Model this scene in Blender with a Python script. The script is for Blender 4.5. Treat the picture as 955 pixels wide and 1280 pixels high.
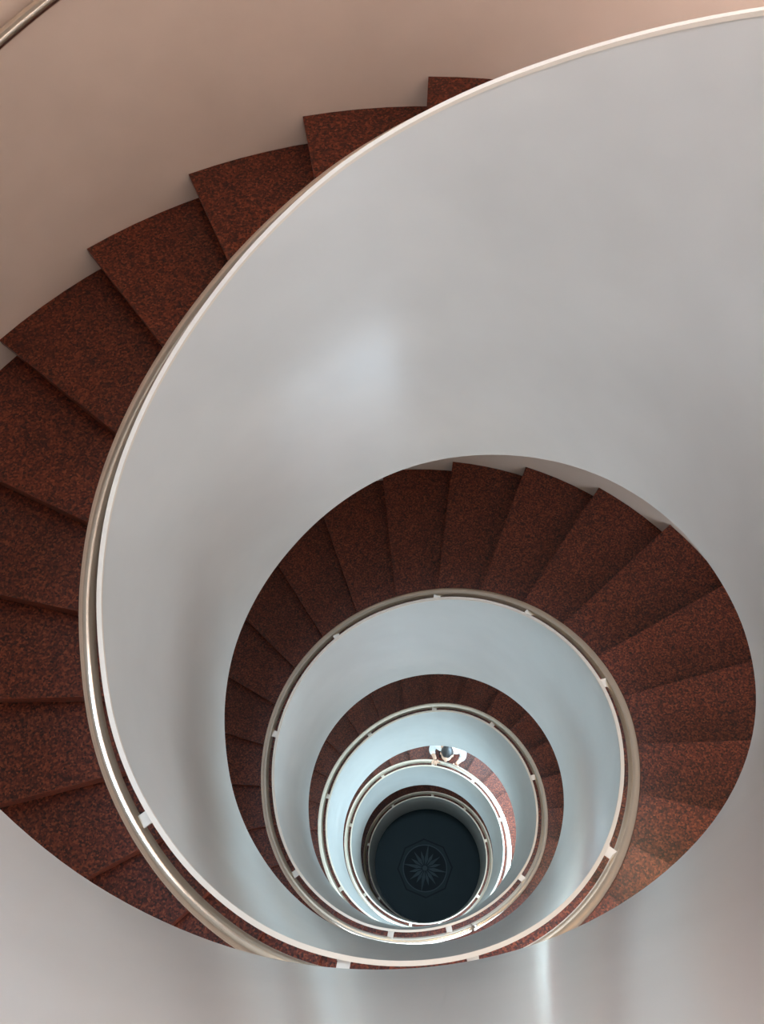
import bpy, bmesh, math, random
from mathutils import Vector, Matrix
random.seed(7)
PI = math.pi; TAU = 2*PI
for o in list(bpy.data.objects): bpy.data.objects.remove(o)
S = bpy.context.scene
C = S.collection

# ------------------------------------------------------------------ camera
cam_d = bpy.data.cameras.new('camera'); cam = bpy.data.objects.new('camera', cam_d); C.objects.link(cam)
cam_d.sensor_fit = 'HORIZONTAL'; cam_d.sensor_width = 36.0; cam_d.lens = 1099.09*36.0/955.0
cam_d.clip_start = 0.02; cam_d.clip_end = 100
pitch, roll = 0.43289, -0.11794
fw = Vector((0, math.sin(pitch), -math.cos(pitch))); up0 = Vector((0, math.cos(pitch), math.sin(pitch))); rt0 = Vector((1, 0, 0))
rt = rt0*math.cos(roll) + up0*math.sin(roll); up = -rt0*math.sin(roll) + up0*math.cos(roll)
M = Matrix(((rt.x, up.x, -fw.x, -0.01481), (rt.y, up.y, -fw.y, -0.87876), (rt.z, up.z, -fw.z, 0.0), (0, 0, 0, 1)))
cam.matrix_world = M
S.camera = cam

# ------------------------------------------------------------------ light and exposure
S.view_settings.view_transform = 'Standard'; S.view_settings.look = 'None'
S.view_settings.gamma = 1.0; S.view_settings.use_curve_mapping = False
S.view_settings.exposure = 0.0
w = bpy.data.worlds.new('world'); S.world = w; w.use_nodes = True
w.node_tree.nodes['Background'].inputs[0].default_value = (0.75, 0.85, 1.0, 1)
w.node_tree.nodes['Background'].inputs[1].default_value = 0.3
SKYLIGHT = ((0.57, 0.77, 1.0), 62.0)
# daylight behind the frosted landing windows, storey by storey from the top (colour, strength)
WINDOWS = [((1.0, 0.79, 0.69), 25.0), ((0.82, 0.91, 1.0), 10.0), ((0.68, 0.84, 1.0), 5.5), ((0.53, 0.80, 1.0), 30.0), ((0.53, 0.80, 1.0), 30.0)]
LAMP = ((1.0, 0.66, 0.34), 200.0)

# ------------------------------------------------------------------ shape of the stair
H_FACE = 1.924            # parapet top to bottom edge of its inner face
T0 = -PI; DT = PI/12
ZT=[0.317,0.326,0.313,0.224,0.141,0.100,0.014,-0.052,-0.120,-0.235,-0.394,-0.566,-0.742,-0.909,-1.078,-1.255,-1.436,-1.613,-1.797,-1.999,-2.199,-2.377,-2.536,-2.676,-2.787,-2.841,-2.887,-2.959,-3.071,-3.255,-3.444,-3.622,-3.794,-3.961,-4.141,-4.301,-4.461,-4.645,-4.837,-5.032,-5.225,-5.410,-5.579,-5.714,-5.837,-5.963,-6.090,-6.224,-6.354,-6.461,-6.573,-6.720,-6.882,-7.043,-7.181,-7.310,-7.431,-7.548,-7.686,-7.826,-7.964,-8.092,-8.229,-8.397,-8.588,-8.811,-9.036,-9.232,-9.406,-9.546,-9.672,-9.802,-9.929,-10.050,-10.175,-10.314,-10.461,-10.608,-10.736,-10.861,-10.988,-11.131,-11.305,-11.487,-11.669,-11.842,-12.006,-12.160,-12.303,-12.436,-12.560,-12.667,-12.779,-12.918,-13.075,-13.249,-13.430,-13.605,-13.777,-13.947,-14.113,-14.264,-14.389,-14.510,-14.630,-14.757,-14.909,-15.057,-15.206,-15.356,-15.509,-15.668,-15.826,-15.980,-16.131,-16.272,-16.417,-16.574,-16.740,-16.915,-17.091,-17.257,-17.417,-17.572,-17.724,-17.864]
RT=[1.010,1.005,0.998,0.987,0.977,0.970,0.968,0.972,0.981,0.997,1.012,1.015,1.014,1.014,1.014,1.015,1.015,1.015,1.015,1.013,1.010,1.007,1.002,0.991,0.981,0.978,0.981,0.995,1.010,1.015,1.018,1.023,1.026,1.021,1.013,1.007,1.001,0.996,0.992,0.991,0.991,0.990,0.988,0.985,0.982,0.981,0.981,0.984,0.990,1.003,1.013,1.011,1.002,0.980,0.961,0.956,0.960,0.976,0.994,0.999,1.001,1.002,1.000,0.997,0.991,0.982,0.973,0.969,0.969,0.975,0.983,0.992,1.002,1.016,1.030,1.038,1.041,1.037,1.032,1.029,1.027,1.021,1.012,1.000,0.989,0.984,0.982,0.984,0.988,0.995,1.003,1.014,1.023,1.027,1.026,1.022,1.016,1.010,1.004,0.997,0.990,0.984,0.981,0.981,0.984,0.989,0.994,0.999,1.003,1.006,1.008,1.007,1.006,1.007,1.008,1.011,1.014,1.012,1.008,1.000,0.992,0.989,0.988,0.990,0.994,0.997]
def table(tab, th):
    u = (th - T0)/DT; n = len(tab)
    i = min(max(int(math.floor(u)), 0), n-2); f = min(max(u-i, 0), 1)
    g = lambda k: tab[min(max(k, 0), n-1)]
    p0, p1, p2, p3 = g(i-1), g(i), g(i+1), g(i+2)
    return .5*(2*p1 + (p2-p0)*f + (2*p0-5*p1+4*p2-p3)*f*f + (3*p1-p0-3*p2+p3)*f**3)
def top_z(th):
    if th < T0: return top_z(th+TAU) + 3.35 + 0.0
    return table(ZT, th)
def well_r(th):
    if th < T0: return well_r(th+TAU)
    return table(RT, th)
FLOOR_Z = -19.27
ROOF_Z = 4.8
def wall_r(z): return 2.39 + .045*min(max((-3-z)/2, 0), 1)
LEVELS = {-1: 2.34, 0: -1.28, 1: -4.77, 2: -8.47, 3: -12.07, 4: -15.67, 5: FLOOR_Z}   # landing heights
PHASE = {-1: 0.0, 0: 0.012, 1: -0.065, 2: -0.04, 3: -0.03, 4: -0.03}
STEP = 0.235
def nosing(n, k): return 1.39 + PHASE[n] + STEP*k + TAU*n
NAMES = {-1: 'highest', 0: 'nearest', 1: 'second', 2: 'third', 3: 'fourth', 4: 'lowest'}

# ------------------------------------------------------------------ helpers
def setp(o, label=None, cat=None, group=None, kind=None):
    if label: o['label'] = label
    if cat: o['category'] = cat
    if group: o['group'] = group
    if kind: o['kind'] = kind
    return o
def link(name, me, mat=None, parent=None):
    o = bpy.data.objects.new(name, me); C.objects.link(o)
    if mat is not None and not me.materials: me.materials.append(mat)
    if parent is not None:
        o.parent = parent
        p = Vector((0,0,0)); q = parent
        while q is not None: p += q.location; q = q.parent
        o.location = -p + o.location     # meshes are in world coordinates
    return o
def empty(name, loc=(0,0,0)):
    o = bpy.data.objects.new(name, None); C.objects.link(o); o.location = loc; o.empty_display_size = .1
    return o
class MB:
    def __init__(s): s.v = []; s.f = []; s.sm = []
    def strip(s, A, B, smooth=True):
        b = len(s.v); n = len(A)
        for a, c in zip(A, B): s.v.append(tuple(a)); s.v.append(tuple(c))
        for i in range(n-1):
            s.f.append((b+2*i, b+2*i+1, b+2*i+3, b+2*i+2)); s.sm.append(smooth)
    def poly(s, P):
        b = len(s.v); s.v += [tuple(p) for p in P]; s.f.append(tuple(range(b, b+len(P)))); s.sm.append(False)
    def prism(s, rails):
        """closed section: list of rails (polylines), swept; ends capped"""
        n = len(rails)
        for i in range(n): s.strip(rails[i], rails[(i+1) % n])
        s.poly([r[0] for r in rails]); s.poly([r[-1] for r in rails][::-1])
    def box(s, c, ax, ay, az):
        c, ax, ay, az = map(Vector, (c, ax, ay, az))
        P = [[[c + ax*i + ay*j + az*k for k in (-1, 1)] for j in (-1, 1)] for i in (-1, 1)]
        for a in (0, 1):
            s.poly([P[a][0][0], P[a][1][0], P[a][1][1], P[a][0][1]])
            s.poly([P[0][a][0], P[1][a][0], P[1][a][1], P[0][a][1]])
            s.poly([P[0][0][a], P[1][0][a], P[1][1][a], P[0][1][a]])
    def tube(s, pts, r, n=12, closed=False):
        pts = [Vector(p) for p in pts]; rings = []
        for i, p in enumerate(pts):
            t = (pts[min(i+1, len(pts)-1)] - pts[max(i-1, 0)]).normalized()
            a = t.cross(Vector((0,0,1)))
            if a.length < .05: a = t.cross(Vector((1,0,0)))
            a.normalize(); b = a.cross(t)
            rr_ = r[i] if isinstance(r, (list, tuple)) else r
            rings.append([p + (a*math.cos(j*TAU/n) + b*math.sin(j*TAU/n))*rr_ for j in range(n)])
        b0 = len(s.v)
        for R_ in rings: s.v += [tuple(p) for p in R_]
        for i in range(len(rings)-1):
            for j in range(n):
                k = (j+1) % n
                s.f.append((b0+i*n+j, b0+i*n+k, b0+(i+1)*n+k, b0+(i+1)*n+j)); s.sm.append(True)
        s.f.append(tuple(b0+j for j in range(n))[::-1]); s.sm.append(False)
        s.f.append(tuple(b0+(len(rings)-1)*n+j for j in range(n))); s.sm.append(False)
    def mesh(s, name):
        me = bpy.data.meshes.new(name); me.from_pydata(s.v, [], s.f); me.validate()
        if len(me.polygons) == len(s.sm): me.polygons.foreach_set('use_smooth', s.sm)
        bm = bmesh.new(); bm.from_mesh(me)
        bmesh.ops.recalc_face_normals(bm, faces=bm.faces); bm.to_mesh(me); bm.free()
        me.update(); return me
    def build(s, name, mat, parent=None): return link(name, s.mesh(name), mat, parent)
def pol(r, th, z): return (r*math.cos(th), r*math.sin(th), z)
def frange(a, b, st):
    n = max(1, int(math.ceil((b-a)/st - 1e-9))); return [a + (b-a)*i/n for i in range(n+1)]

# ------------------------------------------------------------------ materials
def mat(name):
    m = bpy.data.materials.new(name); m.use_nodes = True; nt = m.node_tree
    return m, nt, nt.nodes['Principled BSDF']
def nd(nt, t, **kw):
    n = nt.nodes.new(t)
    for k, v in kw.items():
        if k in n.inputs: n.inputs[k].default_value = v
        else: setattr(n, k, v)
    return n
def ramp(nt, stops):
    n = nt.nodes.new('ShaderNodeValToRGB'); e = n.color_ramp.elements
    while len(e) < len(stops): e.new(.5)
    for a, (p, c) in zip(e, stops): a.position = p; a.color = (*c, 1)
    return n
def srgb(*c): return tuple(((v/255)/12.92 if v/255 <= .04045 else ((v/255+.055)/1.055)**2.4) for v in c)

def granite():
    m, nt, b = mat('red_granite'); L = nt.links.new
    tc = nd(nt, 'ShaderNodeTexCoord'); geo = nd(nt, 'ShaderNodeNewGeometry')
    v = nd(nt, 'ShaderNodeTexVoronoi', Scale=115.0, Randomness=1.0); L(tc.outputs['Object'], v.inputs['Vector'])
    n1 = nd(nt, 'ShaderNodeTexNoise', Scale=70.0, Detail=4.0, Roughness=.7); L(tc.outputs['Object'], n1.inputs['Vector'])
    n2 = nd(nt, 'ShaderNodeTexNoise', Scale=2.2, Detail=2.0); L(tc.outputs['Object'], n2.inputs['Vector'])
    sp = nd(nt, 'ShaderNodeSeparateColor'); L(v.outputs['Color'], sp.inputs[0])
    mx = nd(nt, 'ShaderNodeMix', data_type='FLOAT'); mx.inputs[0].default_value = .55
    L(sp.outputs[0], mx.inputs[2]); L(n1.outputs['Fac'], mx.inputs[3])
    r = ramp(nt, [(.22, srgb(34, 22, 21)), (.40, srgb(78, 37, 28)), (.60, srgb(114, 53, 37)), (.80, srgb(154, 84, 57))])
    L(mx.outputs[0], r.inputs[0])
    hs = nd(nt, 'ShaderNodeHueSaturation'); L(r.outputs[0], hs.inputs['Color'])
    mr = nd(nt, 'ShaderNodeMapRange'); mr.inputs[3].default_value = .72; mr.inputs[4].default_value = 1.04
    L(n2.outputs['Fac'], mr.inputs[0])
    oi = nd(nt, 'ShaderNodeObjectInfo'); mr2 = nd(nt, 'ShaderNodeMapRange'); mr2.inputs[3].default_value = .92; mr2.inputs[4].default_value = 1.08
    L(oi.outputs['Random'], mr2.inputs[0])
    ml = nd(nt, 'ShaderNodeMath', operation='MULTIPLY'); L(mr.outputs[0], ml.inputs[0]); L(mr2.outputs[0], ml.inputs[1])
    L(ml.outputs[0], hs.inputs['Value']); L(hs.outputs[0], b.inputs['Base Color'])
    b.inputs['Roughness'].default_value = .33; b.inputs['Specular IOR Level'].default_value = .4
    return m
def paint(name, col, rough, coat=0.0, streak=True, spec=.5, metal=0.0):
    m, nt, b = mat(name); L = nt.links.new
    tc = nd(nt, 'ShaderNodeTexCoord')
    n = nd(nt, 'ShaderNodeTexNoise', Scale=3.0, Detail=3.0); L(tc.outputs['Object'], n.inputs['Vector'])
    c = srgb(*col); r = ramp(nt, [(.3, tuple(v*.95 for v in c)), (.7, tuple(min(1, v*1.03) for v in c))])
    L(n.outputs['Fac'], r.inputs[0]); L(r.outputs[0], b.inputs['Base Color'])
    if streak:
        mp = nd(nt, 'ShaderNodeMapping'); mp.inputs['Scale'].default_value = (1.5, 1.5, 2.0); L(tc.outputs['Object'], mp.inputs[0])
        n2 = nd(nt, 'ShaderNodeTexNoise', Scale=1.6, Detail=2.0, Roughness=.5); L(mp.outputs[0], n2.inputs['Vector'])
        mr = nd(nt, 'ShaderNodeMapRange'); mr.inputs[1].default_value = -.5; mr.inputs[2].default_value = 1.5; mr.inputs[3].default_value = rough-.02; mr.inputs[4].default_value = rough+.06
        L(n2.outputs['Fac'], mr.inputs[0]); L(mr.outputs[0], b.inputs['Roughness'])
    else: b.inputs['Roughness'].default_value = rough
    b.inputs['Specular IOR Level'].default_value = spec
    b.inputs['Metallic'].default_value = metal
    b.inputs['Coat Weight'].default_value = coat; b.inputs['Coat Roughness'].default_value = .18
    return m
def metal():
    m, nt, b = mat('brushed_stainless_steel'); L = nt.links.new
    tc = nd(nt, 'ShaderNodeTexCoord'); n = nd(nt, 'ShaderNodeTexNoise', Scale=120.0, Detail=2.0); L(tc.outputs['Object'], n.inputs['Vector'])
    mr = nd(nt, 'ShaderNodeMapRange'); mr.inputs[3].default_value = .17; mr.inputs[4].default_value = .20
    L(n.outputs['Fac'], mr.inputs[0]); L(mr.outputs[0], b.inputs['Roughness'])
    b.inputs['Base Color'].default_value = (.76, .70, .61, 1); b.inputs['Metallic'].default_value = 1
    return m
def glow(name, col, s):
    m, nt, b = mat(name); L = nt.links.new
    tc = nd(nt, 'ShaderNodeTexCoord'); n = nd(nt, 'ShaderNodeTexNoise', Scale=1.2, Detail=2.0); L(tc.outputs['Object'], n.inputs['Vector'])
    b.inputs['Base Color'].default_value = (.8, .8, .8, 1); b.inputs['Emission Color'].default_value = (*col, 1); b.inputs['Emission Strength'].default_value = s
    return m
GR = granite()
WHITE = paint('white_parapet_paint', (199, 195, 189), .28, coat=.6, metal=.06)
CAPM = paint('cream_cap_paint', (212, 197, 180), .35, streak=False)
PLASTER = paint('warm_white_plaster', (236, 224, 214), .75, streak=False, spec=.25)
SOFF = paint('white_soffit_plaster', (225, 220, 212), .8, streak=False, spec=.2)
STEEL = metal()
FLOORM = paint('dark_green_grey_stone', (60, 72, 74), .5, streak=False, spec=.12)
INLAY = paint('grey_inlay_stone', (90, 103, 107), .5, streak=False, spec=.12)
JOINT = paint('black_inlay_stone', (36, 44, 47), .5, streak=False, spec=.12)
FRAME = paint('grey_window_frame_paint', (120, 122, 124), .4, streak=False)

# ------------------------------------------------------------------ setting: round wall, floor, roof
mb = MB(); zs = frange(FLOOR_Z-.2, ROOF_Z, .5)
ths = [TAU*i/192 for i in range(193)]
for a, b_ in zip(zs[:-1], zs[1:]):
    mb.strip([pol(wall_r(a), t, a) for t in ths], [pol(wall_r(b_), t, b_) for t in ths])
    mb.strip([pol(2.62, t, a) for t in ths], [pol(2.62, t, b_) for t in ths])
setp(mb.build('wall_outer', PLASTER), 'round warm white plaster wall enclosing the spiral stair', kind='structure')
mb = MB(); mb.prism([[pol(r_, t, z_) for t in ths] for r_, z_ in ((.6, FLOOR_Z), (2.45, FLOOR_Z), (2.45, FLOOR_Z-.15), (.6, FLOOR_Z-.15))])
fl = mb
fl.v = []; fl.f = []; fl.sm = []
fl.poly([pol(2.45, t, FLOOR_Z) for t in ths[:-1]]); fl.poly([pol(2.45, t, FLOOR_Z-.15) for t in ths[:-1]][::-1])
fl.strip([pol(2.45, t, FLOOR_Z) for t in ths], [pol(2.45, t, FLOOR_Z-.15) for t in ths])
setp(fl.build('floor', FLOORM), 'dark polished stone floor at the bottom of the well', kind='structure')
mb = MB()
mb.strip([pol(1.0, t, ROOF_Z) for t in ths], [pol(2.62, t, ROOF_Z) for t in ths])
mb.strip([pol(1.0, t, ROOF_Z+.2) for t in ths], [pol(2.62, t, ROOF_Z+.2) for t in ths])
mb.strip([pol(1.0, t, ROOF_Z) for t in ths], [pol(1.0, t, ROOF_Z+.2) for t in ths])
setp(mb.build('ceiling', SOFF), 'white ceiling around the round skylight', kind='structure')
mb = MB(); mb.poly([pol(1.0, t, ROOF_Z+.1) for t in ths[:-1]][::-1])
sk = mb.build('window_6', glow('skylight_glass', *SKYLIGHT)); setp(sk, 'round frosted skylight over the well', kind='structure')

# windows: name, storey, angle from, angle to, z from, z to
def window(idx, tha, thb, za, zb, light):
    root = empty('window_%d' % idx, pol(2.36, (tha+thb)/2, za)); setp(root, 'tall frosted window out of view in the round wall beside the stair', kind='structure')
    tt = frange(tha, thb, .06); R_ = wall_r(za)-.02; R2 = R_+.02
    f = MB()
    f.prism([[pol(a, t, z_) for t in tt] for a, z_ in ((R_-.03, za), (R2, za), (R2, za+.06), (R_-.03, za+.06))])
    f.prism([[pol(a, t, z_) for t in tt] for a, z_ in ((R_-.03, zb-.06), (R2, zb-.06), (R2, zb), (R_-.03, zb))])
    for t in (tha, (tha+thb)/2, thb):
        f.prism([[pol(a, t+d, z_) for z_ in (za, zb)] for a, d in ((R_-.03, -.012), (R2, -.012), (R2, .012), (R_-.03, .012))])
    f.build('frame', FRAME, root)
    g = glow('daylight_glass_%d' % idx, *light)
    for a, b_ in ((tha, (tha+thb)/2), ((tha+thb)/2, thb)):
        p = MB(); t2 = frange(a+.013, b_-.013, .06)
        p.strip([pol(R_-.005, t, za+.06) for t in t2], [pol(R_-.005, t, zb-.06) for t in t2]); p.build('pane', g, root)
window(1, 4.62, 5.42, LEVELS[0]+.5, LEVELS[0]+2.3, WINDOWS[0])
window(2, 4.62, 5.42, LEVELS[1]+.4, LEVELS[1]+2.3, WINDOWS[1])
window(3, 4.55, 5.45, LEVELS[2]+.3, LEVELS[2]+2.4, WINDOWS[2])
window(4, -.05, 1.0, -12.05, -10.75, WINDOWS[3])
window(5, 4.55, 5.45, LEVELS[3]+.3, LEVELS[3]+2.4, ((0.53, 0.80, 1.0), 14.0))
window(7, 4.45, 5.55, LEVELS[4]+1.6, LEVELS[4]+2.45, WINDOWS[4])  # unseen window added high up to brighten the far face of the fourth parapet

# ------------------------------------------------------------------ stair flights
def steps_of(n):
    """(theta start, nosing theta, z) of landing and treads of storey n, descending"""
    out = []; z0, z1 = LEVELS[n], LEVELS[n+1]; rise = (z0-z1)/23
    prev_end = (nosing(n-1, 13) if (n-1) in PHASE else nosing(n, -9) - 1.1)
    out.append((prev_end, nosing(n, -9), z0, True))
    for j in range(1, 23): out.append((nosing(n, -9+j-1), nosing(n, -9+j), z0-rise*j, False))
    return out, rise
def wedge(tha, thb, z0, z1, r_in=.015, seg=.06):
    tt = frange(tha, thb, seg); m_ = MB(); ro = wall_r(z0)-.002
    a = [pol(well_r(t)+r_in, t, z0) for t in tt]; b_ = [pol(ro, t, z0) for t in tt]
    c = [pol(ro, t, z1) for t in tt]; d = [pol(well_r(t)+r_in, t, z1) for t in tt]
    m_.prism([a, b_, c, d]); return m_
FL = {}
STAIR_LABEL = {
 -1: 'red granite stair flight above the camera, under the skylight',
 0: 'nearest red granite stair flight, sweeping down the left side against the wall',
 1: 'second red granite stair flight, the broad arc in the middle of the spiral',
 2: 'third red granite stair flight, dark arc below the second handrail',
 3: 'fourth red granite stair flight, where a person in white stands',
 4: 'lowest dark brown stair flight, just above the ground floor'}
for n in range(-1, 5):
    st, rise = steps_of(n)
    root = empty('stair_flight', (0, 0, LEVELS[n+1])); FL[n] = root
    setp(root, STAIR_LABEL[n], 'staircase', 'granite stair flights one above the other')
    for j, (ta, tb, z, isl) in enumerate(st):
        ts = ta - .025
        wedge(ts, tb, z, z-.03).build('landing' if isl else 'tread', GR, root)
        # riser under this nosing
        zb = z - rise
        wedge(tb-.02, tb-.009, z-.031, zb+.0005, seg=.02).build('riser', GR, root)
    ta, tb = nosing(n, -9)-1.1 if n > -1 else st[0][0], nosing(n, 13)
    tt = frange(max(ta, st[0][0]), tb, .06); m_ = MB()
    zf = lambda t: max(top_z(t)-H_FACE+.012, FLOOR_Z+.001)
    tt = [t for t in tt if top_z(t)-H_FACE+.09 > FLOOR_Z]
    m_.prism([[pol(well_r(t)+.015, t, zf(t)+.06) for t in tt], [pol(wall_r(zf(t))-.002, t, zf(t)+.06) for t in tt],
              [pol(wall_r(zf(t))-.002, t, zf(t)) for t in tt], [pol(well_r(t)+.015, t, zf(t)) for t in tt]])
    m_.build('soffit', SOFF, root)

# ------------------------------------------------------------------ parapets and handrails
CUT = lambda n: 5.0 + TAU*(n-1)          # storey n runs from CUT(n) to CUT(n+1)
END = nosing(4, 13) + .02
PARA_LABEL = {
 -1: 'white parapet band above the camera, under the skylight',
 0: 'nearest white parapet, the widest band sweeping across the upper right',
 1: 'second white parapet, silvery blue band with pale vertical streaks',
 2: 'third white parapet, pale blue band inside the second handrail',
 3: 'fourth white parapet, narrow bright blue ring above the dark lowest flight',
 4: 'lowest grey parapet, dim ring around the ground floor medallion'}
RAIL_LABEL = {
 -1: 'steel handrail above the camera, under the skylight',
 0: 'nearest tubular steel handrail, curving down the left side',
 1: 'second tubular steel handrail, full loop around the silvery band',
 2: 'third tubular steel handrail, loop around the pale blue band',
 3: 'fourth tubular steel handrail, loop with glaring white highlights',
 4: 'lowest tubular handrail, thin golden loop around the dark floor'}
BR = [3.65, 4.40, 4.83, 5.54-TAU, 0.12, 0.72, 1.30, 2.0, 2.75]
for n in range(-1, 5):
    a, b_ = CUT(n)+(0 if n > -1 else .6), min(CUT(n+1), END)
    tt = frange(a, b_, .035); zb = lambda t: max(top_z(t)-H_FACE, FLOOR_Z)
    m_ = MB()
    m_.prism([[pol(well_r(t), t, top_z(t)-.012) for t in tt], [pol(well_r(t)+.014, t, top_z(t)-.012) for t in tt],
              [pol(well_r(t)+.014, t, zb(t)) for t in tt], [pol(well_r(t), t, zb(t)) for t in tt]])
    p = m_.build('parapet', WHITE); p.name = 'parapet'
    setp(p, PARA_LABEL[n], 'parapet', 'parapet bands around the stairwell')
    m_ = MB()
    m_.prism([[pol(well_r(t)-.001, t, top_z(t)) for t in tt], [pol(well_r(t)+.016, t, top_z(t)) for t in tt],
              [pol(well_r(t)+.016, t, top_z(t)-.012) for t in tt], [pol(well_r(t)-.001, t, top_z(t)-.012) for t in tt]])
    m_.build('cap', CAPM, p)
    h = empty('handrail', pol(well_r(a)+.08, a, top_z(a)-.09)); setp(h, RAIL_LABEL[n], 'handrail', 'steel handrails around the stairwell')
    m_ = MB(); m_.tube([pol(well_r(t)+.082, t, top_z(t)-.095) for t in tt], .029, 14); m_.build('rail', STEEL, h)
    for q in BR:
        for k in range(-1, 6):
            t = q + TAU*k
            if not (a+.02 < t < b_-.02): continue
            if n == 0 and q in (2.75, 2.0): continue
            r0 = well_r(t); z = top_z(t)-.085; er = Vector((math.cos(t), math.sin(t), 0)); et = Vector((-math.sin(t), math.cos(t), 0))
            m_ = MB(); m_.box(er*(r0+.015+.028)+Vector((0,0,z)), er*.028, et*.022, (0,0,.004))
            m_.box(er*(r0+.019)+Vector((0,0,z+.018)), er*.004, et*.022, (0,0,.018))
            m_.build('bracket', CAPM, h)

# handrail along the outer wall
def wall_rail(n, a, b_, label):
    lv, nl = LEVELS[n], LEVELS[n+1]
    f = lambda t: (lv if t < nosing(n,-9) else lv-(t-nosing(n,-9))/STEP*(lv-nl)/23) + RAILH
    root = empty('wall_handrail', pol(2.31, a, f(a))); setp(root, label, 'handrail')
    m_ = MB(); m_.tube([pol(RAILR, t, f(t)) for t in frange(a, b_, .04)], .024, 14); m_.build('rail', STEEL, root)
    for t in frange(a+.3, b_-.2, .8):
        m_ = MB(); m_.tube([pol(RAILR, t, f(t)-.02), pol(RAILR+.01, t, f(t)-.06), pol(wall_r(f(t))-.001, t, f(t)-.06)], .008, 8)
        m_.tube([pol(wall_r(f(t))-.006, t, f(t)-.06), pol(wall_r(f(t))-.001, t, f(t)-.06)], .03, 16); m_.build('bracket', STEEL, root)
RAILH = 1.06; RAILR = 2.325
wall_rail(0, -.6, 4.4, 'steel handrail fixed to the outer wall at the top left')

# ------------------------------------------------------------------ ceiling lamps under the landings
for n in (1, 2, 3, 4):
    t = -0.426
    zc = (top_z(t+TAU*(n-1)) - H_FACE) - .001
    root = empty('ceiling_lamp', pol(1.8, t, zc)); setp(root, 'small round warm ceiling lamp under the %s stair flight' % NAMES[n-1], 'lamp', 'ceiling lamps under the stair')
    m_ = MB(); m_.tube([pol(1.8, t, zc), pol(1.8, t, zc-.05)], [.08, .08], 24); m_.build('housing', FRAME, root)
    m_ = MB(); m_.tube([pol(1.8, t, zc-.052), pol(1.8, t, zc-.06)], [.065, .06], 24); m_.build('diffuser', glow('warm_lamp_%d' % n, *LAMP), root)

# ------------------------------------------------------------------ floor medallion
root = empty('floor_medallion', (0, 0, FLOOR_Z)); setp(root, 'compass star medallion inlaid in the dark ground floor', 'medallion')
z0 = FLOOR_Z
def ring(r0, r1, n, rot, za, zb_, name, m):
    q = MB(); tt = [rot + TAU*i/n for i in range(n+1)]
    q.strip([pol(r0, t, zb_) for t in tt], [pol(r1, t, zb_) for t in tt], False)
    q.strip([pol(r1, t, zb_) for t in tt], [pol(r1, t, za) for t in tt], False)
    q.strip([pol(r0, t, za) for t in tt], [pol(r0, t, zb_) for t in tt], False)
    q.build(name, m, root)
rot = math.radians(73.5)
ring(.535, .565, 8, rot+.2, z0, z0+.006, 'octagon_border', JOINT)
ring(.02, .43, 64, 0, z0, z0+.003, 'dark_disc', JOINT)
ring(.43, .45, 64, 0, z0, z0+.006, 'circle_border', INLAY)
for i in range(16):
    t = rot + TAU*i/16; L_ = .46 if i % 4 == 0 else (.38 if i % 2 == 0 else .33); w_ = .036 if i % 2 == 0 else .028
    mid = .17 if i % 2 == 0 else .21
    for sgn, mm in ((1, INLAY), (-1, INLAY)):
        a0 = Vector(pol(.05, t, z0+.008)); a1 = Vector(pol(mid, t, z0+.014)); a2 = Vector(pol(L_, t, z0+.008))
        s_ = Vector(pol(mid, t, z0+.004)) + Vector((-math.sin(t), math.cos(t), 0))*w_*sgn
        q = MB(); q.poly([a0, a1, s_]); q.poly([a1, a2, s_])
        d = Vector((0,0,-.02)); b0 = Vector((a0.x,a0.y,z0)); b2 = Vector((a2.x,a2.y,z0)); bs = Vector((s_.x,s_.y,z0)); b1 = Vector((a1.x,a1.y,z0))
        q.poly([a0, s_, bs, b0]); q.poly([s_, a2, b2, bs]); q.poly([a0, a1, b1, b0]); q.poly([a1, a2, b2, b1])
        q.build('star_ray', mm, root)
q = MB(); q.tube([(0,0,z0), (0,0,z0+.012)], [.05,.05], 16); q.build('star_centre', INLAY, root)

# ------------------------------------------------------------------ person on the fourth flight, by the inner handrail
SKIN = paint('skin', (205, 165, 140), .6, streak=False, spec=.3)
HAIR = paint('dark_hair', (22, 18, 17), .5, streak=False)
CLOTH = paint('white_cotton', (222, 224, 226), .85, streak=False, spec=.1)
TROU = paint('dark_trousers', (40, 44, 56), .8, streak=False, spec=.1)
SHOE = paint('black_shoe_leather', (20, 20, 22), .5, streak=False)
def skin_mesh(name, chains, m, parent, sub=2):
    """chains: list of ([(point, radius)...]); first point of later chains may be an index into the first"""
    me = bpy.data.meshes.new(name); V = []; E = []; Rr = []
    for ch in chains:
        prev = None
        for it in ch:
            if isinstance(it, int): prev = it; continue
            V.append(it[0]); Rr.append(it[1]); i = len(V)-1
            if prev is not None: E.append((prev, i))
            prev = i
    me.from_pydata(V, E, [])
    o = bpy.data.objects.new(name, me); C.objects.link(o)
    sk_ = o.modifiers.new('skin', 'SKIN'); sk_.use_smooth_shade = True
    lay = me.skin_vertices[0] if me.skin_vertices else None
    if lay is None:
        bm = bmesh.new(); bm.from_mesh(me); bm.verts.layers.skin.verify(); bm.to_mesh(me); bm.free(); lay = me.skin_vertices[0]
    for i, r_ in enumerate(Rr):
        lay.data[i].radius = (r_, r_) if not isinstance(r_, tuple) else r_
        lay.data[i].use_root = (i == 0)
    sb = o.modifiers.new('sub', 'SUBSURF'); sb.levels = sub; sb.render_levels = sub
    me.materials.append(m); o.parent = parent
    return o
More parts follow.
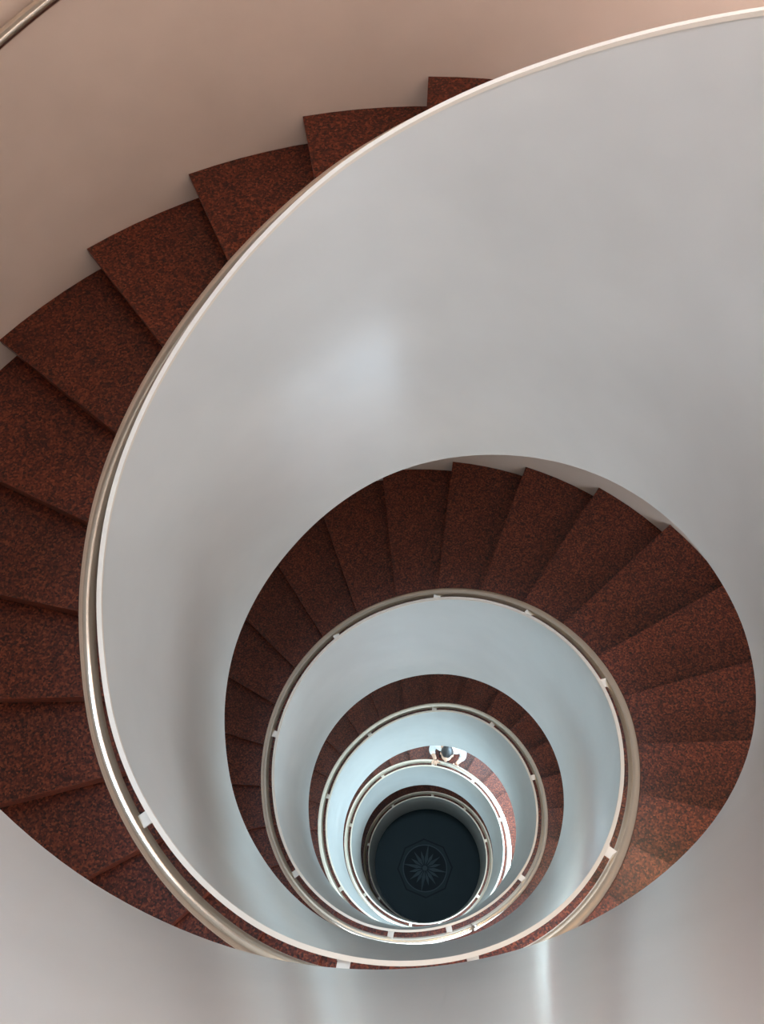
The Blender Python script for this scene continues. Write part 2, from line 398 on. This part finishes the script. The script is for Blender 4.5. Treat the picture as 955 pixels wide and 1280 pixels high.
# local frame: x = to the person's right, y = forward, z = up; stands on the tread
PT = 1.17; PR = 1.45; PZ = None
for (ta_, tb_, z_, l_) in steps_of(3)[0]:
    if ta_-TAU*3 < PT <= tb_-TAU*3: PZ = z_
person = empty('person', pol(PR, PT, PZ))
setp(person, 'person in a white top with dark hair leaning on the fourth handrail', 'person')
person.rotation_euler = (0, 0, PT - PI/2 + PI + math.radians(4))      # faces the well, leaning on the handrail
body = [
 [((0,0,.80),.125), ((0,.02,.92),.120), ((0,.09,1.06),.135), ((0,.16,1.19),.130), ((0,.21,1.27),.075), ((0,.25,1.33),.050), ((0,.28,1.39),.060)],
 [0, ((.09,0,.74),.088), ((.10,.03,.44),.058), ((.10,-.01,.24),.052), ((.10,-.02,.09),.036), ((.10,.05,.045),.036), ((.10,.13,.035),.026)],
 [0, ((-.09,0,.74),.088), ((-.10,.03,.44),.058), ((-.10,-.01,.24),.052), ((-.10,-.02,.09),.036), ((-.10,.05,.045),.036), ((-.10,.13,.035),.026)],
 [3, ((.16,.16,1.21),.060), ((.20,.17,1.06),.042), ((.22,.24,.98),.036), ((.16,.33,1.045),.026), ((.15,.36,1.05),.028)],
 [3, ((-.16,.16,1.21),.060), ((-.20,.17,1.06),.042), ((-.22,.24,.98),.036), ((-.16,.33,1.045),.026), ((-.15,.36,1.05),.028)]]
skin_mesh('body', body, SKIN, person)
top = [[((0,.0,.86),.140), ((0,.03,.95),.137), ((0,.09,1.07),.152), ((0,.155,1.19),.148), ((0,.20,1.255),.085)],
       [3, ((.16,.155,1.21),.074), ((.20,.165,1.06),.056), ((.222,.235,.985),.048), ((.18,.30,1.02),.040)],
       [3, ((-.16,.155,1.21),.074), ((-.20,.165,1.06),.056), ((-.222,.235,.985),.048), ((-.18,.30,1.02),.040)]]
skin_mesh('white_top', top, CLOTH, person)['label'] = 'white long-sleeved top'
tr = [[((0,0,.86),.138), ((0,0,.78),.130)], [1, ((.09,0,.72),.100), ((.10,.03,.44),.074), ((.10,-.01,.12),.062)], [1, ((-.09,0,.72),.100), ((-.10,.03,.44),.074), ((-.10,-.01,.12),.062)]]
skin_mesh('trousers', tr, TROU, person)
for sx in (-1, 1):
    skin_mesh('shoe', [[((.10*sx,-.045,.045),.040), ((.10*sx,.05,.042),.042), ((.10*sx,.16,.034),.032)]], SHOE, person)
    hb = Vector((.15*sx, .365, 1.052))
    for k in range(4):
        x_ = (k-1.5)*.018
        skin_mesh('finger', [[(hb+Vector((x_,.0,0)),.010), (hb+Vector((x_*1.1,.035,.012-.002*k)),.0090), (hb+Vector((x_*1.1,.058-.003*k,-.008)),.0082), (hb+Vector((x_*1.1,.060-.003*k,-.030)),.0075)]], SKIN, person, 1)
    skin_mesh('thumb', [[(hb+Vector((-.03*sx,-.015,0)),.011), (hb+Vector((-.05*sx,.01,-.012)),.010), (hb+Vector((-.045*sx,.032,-.024)),.008)]], SKIN, person, 1)
def blob(name, c, rad, m, parent, deform=None):
    bm = bmesh.new(); bmesh.ops.create_uvsphere(bm, u_segments=28, v_segments=18, radius=1)
    for v in bm.verts:
        p = v.co.copy()
        if deform: p = deform(p)
        v.co = Vector((p.x*rad[0]+c[0], p.y*rad[1]+c[1], p.z*rad[2]+c[2]))
    me = bpy.data.meshes.new(name); bm.to_mesh(me); bm.free()
    for f in me.polygons: f.use_smooth = True
    me.materials.append(m); o = bpy.data.objects.new(name, me); C.objects.link(o); o.parent = parent; return o
def headf(p):
    q = p.copy()
    if q.z < 0: q.x *= 1+.28*q.z; q.y *= 1+.10*q.z
    if q.y > .7 and abs(q.x) < .22 and -.45 < q.z < .1: q.y += .22*(1-abs(q.x)/.22)*(1-abs(q.z+.2)/.35)
    return q
hc = (0, .315, 1.455)
hd = blob('head', hc, (.074, .095, .112), SKIN, person, headf)
blob('hair', (hc[0], hc[1]-.018, hc[2]+.018), (.084, .100, .112), HAIR, person, lambda p: Vector((p.x, p.y*(.55 if (p.y > .2 and p.z < .35) else 1), p.z)))
for sx in (-1, 1):
    blob('ear', (hc[0]+.080*sx, hc[1]+.005, hc[2]-.01), (.010, .020, .030), SKIN, hd)
    blob('eye', (hc[0]+.030*sx, hc[1]+.084, hc[2]+.006), (.012, .010, .008), HAIR, hd)
blob('mouth', (hc[0], hc[1]+.086, hc[2]-.062), (.022, .008, .006), paint('lips', (160, 90, 85), .5, streak=False), hd)
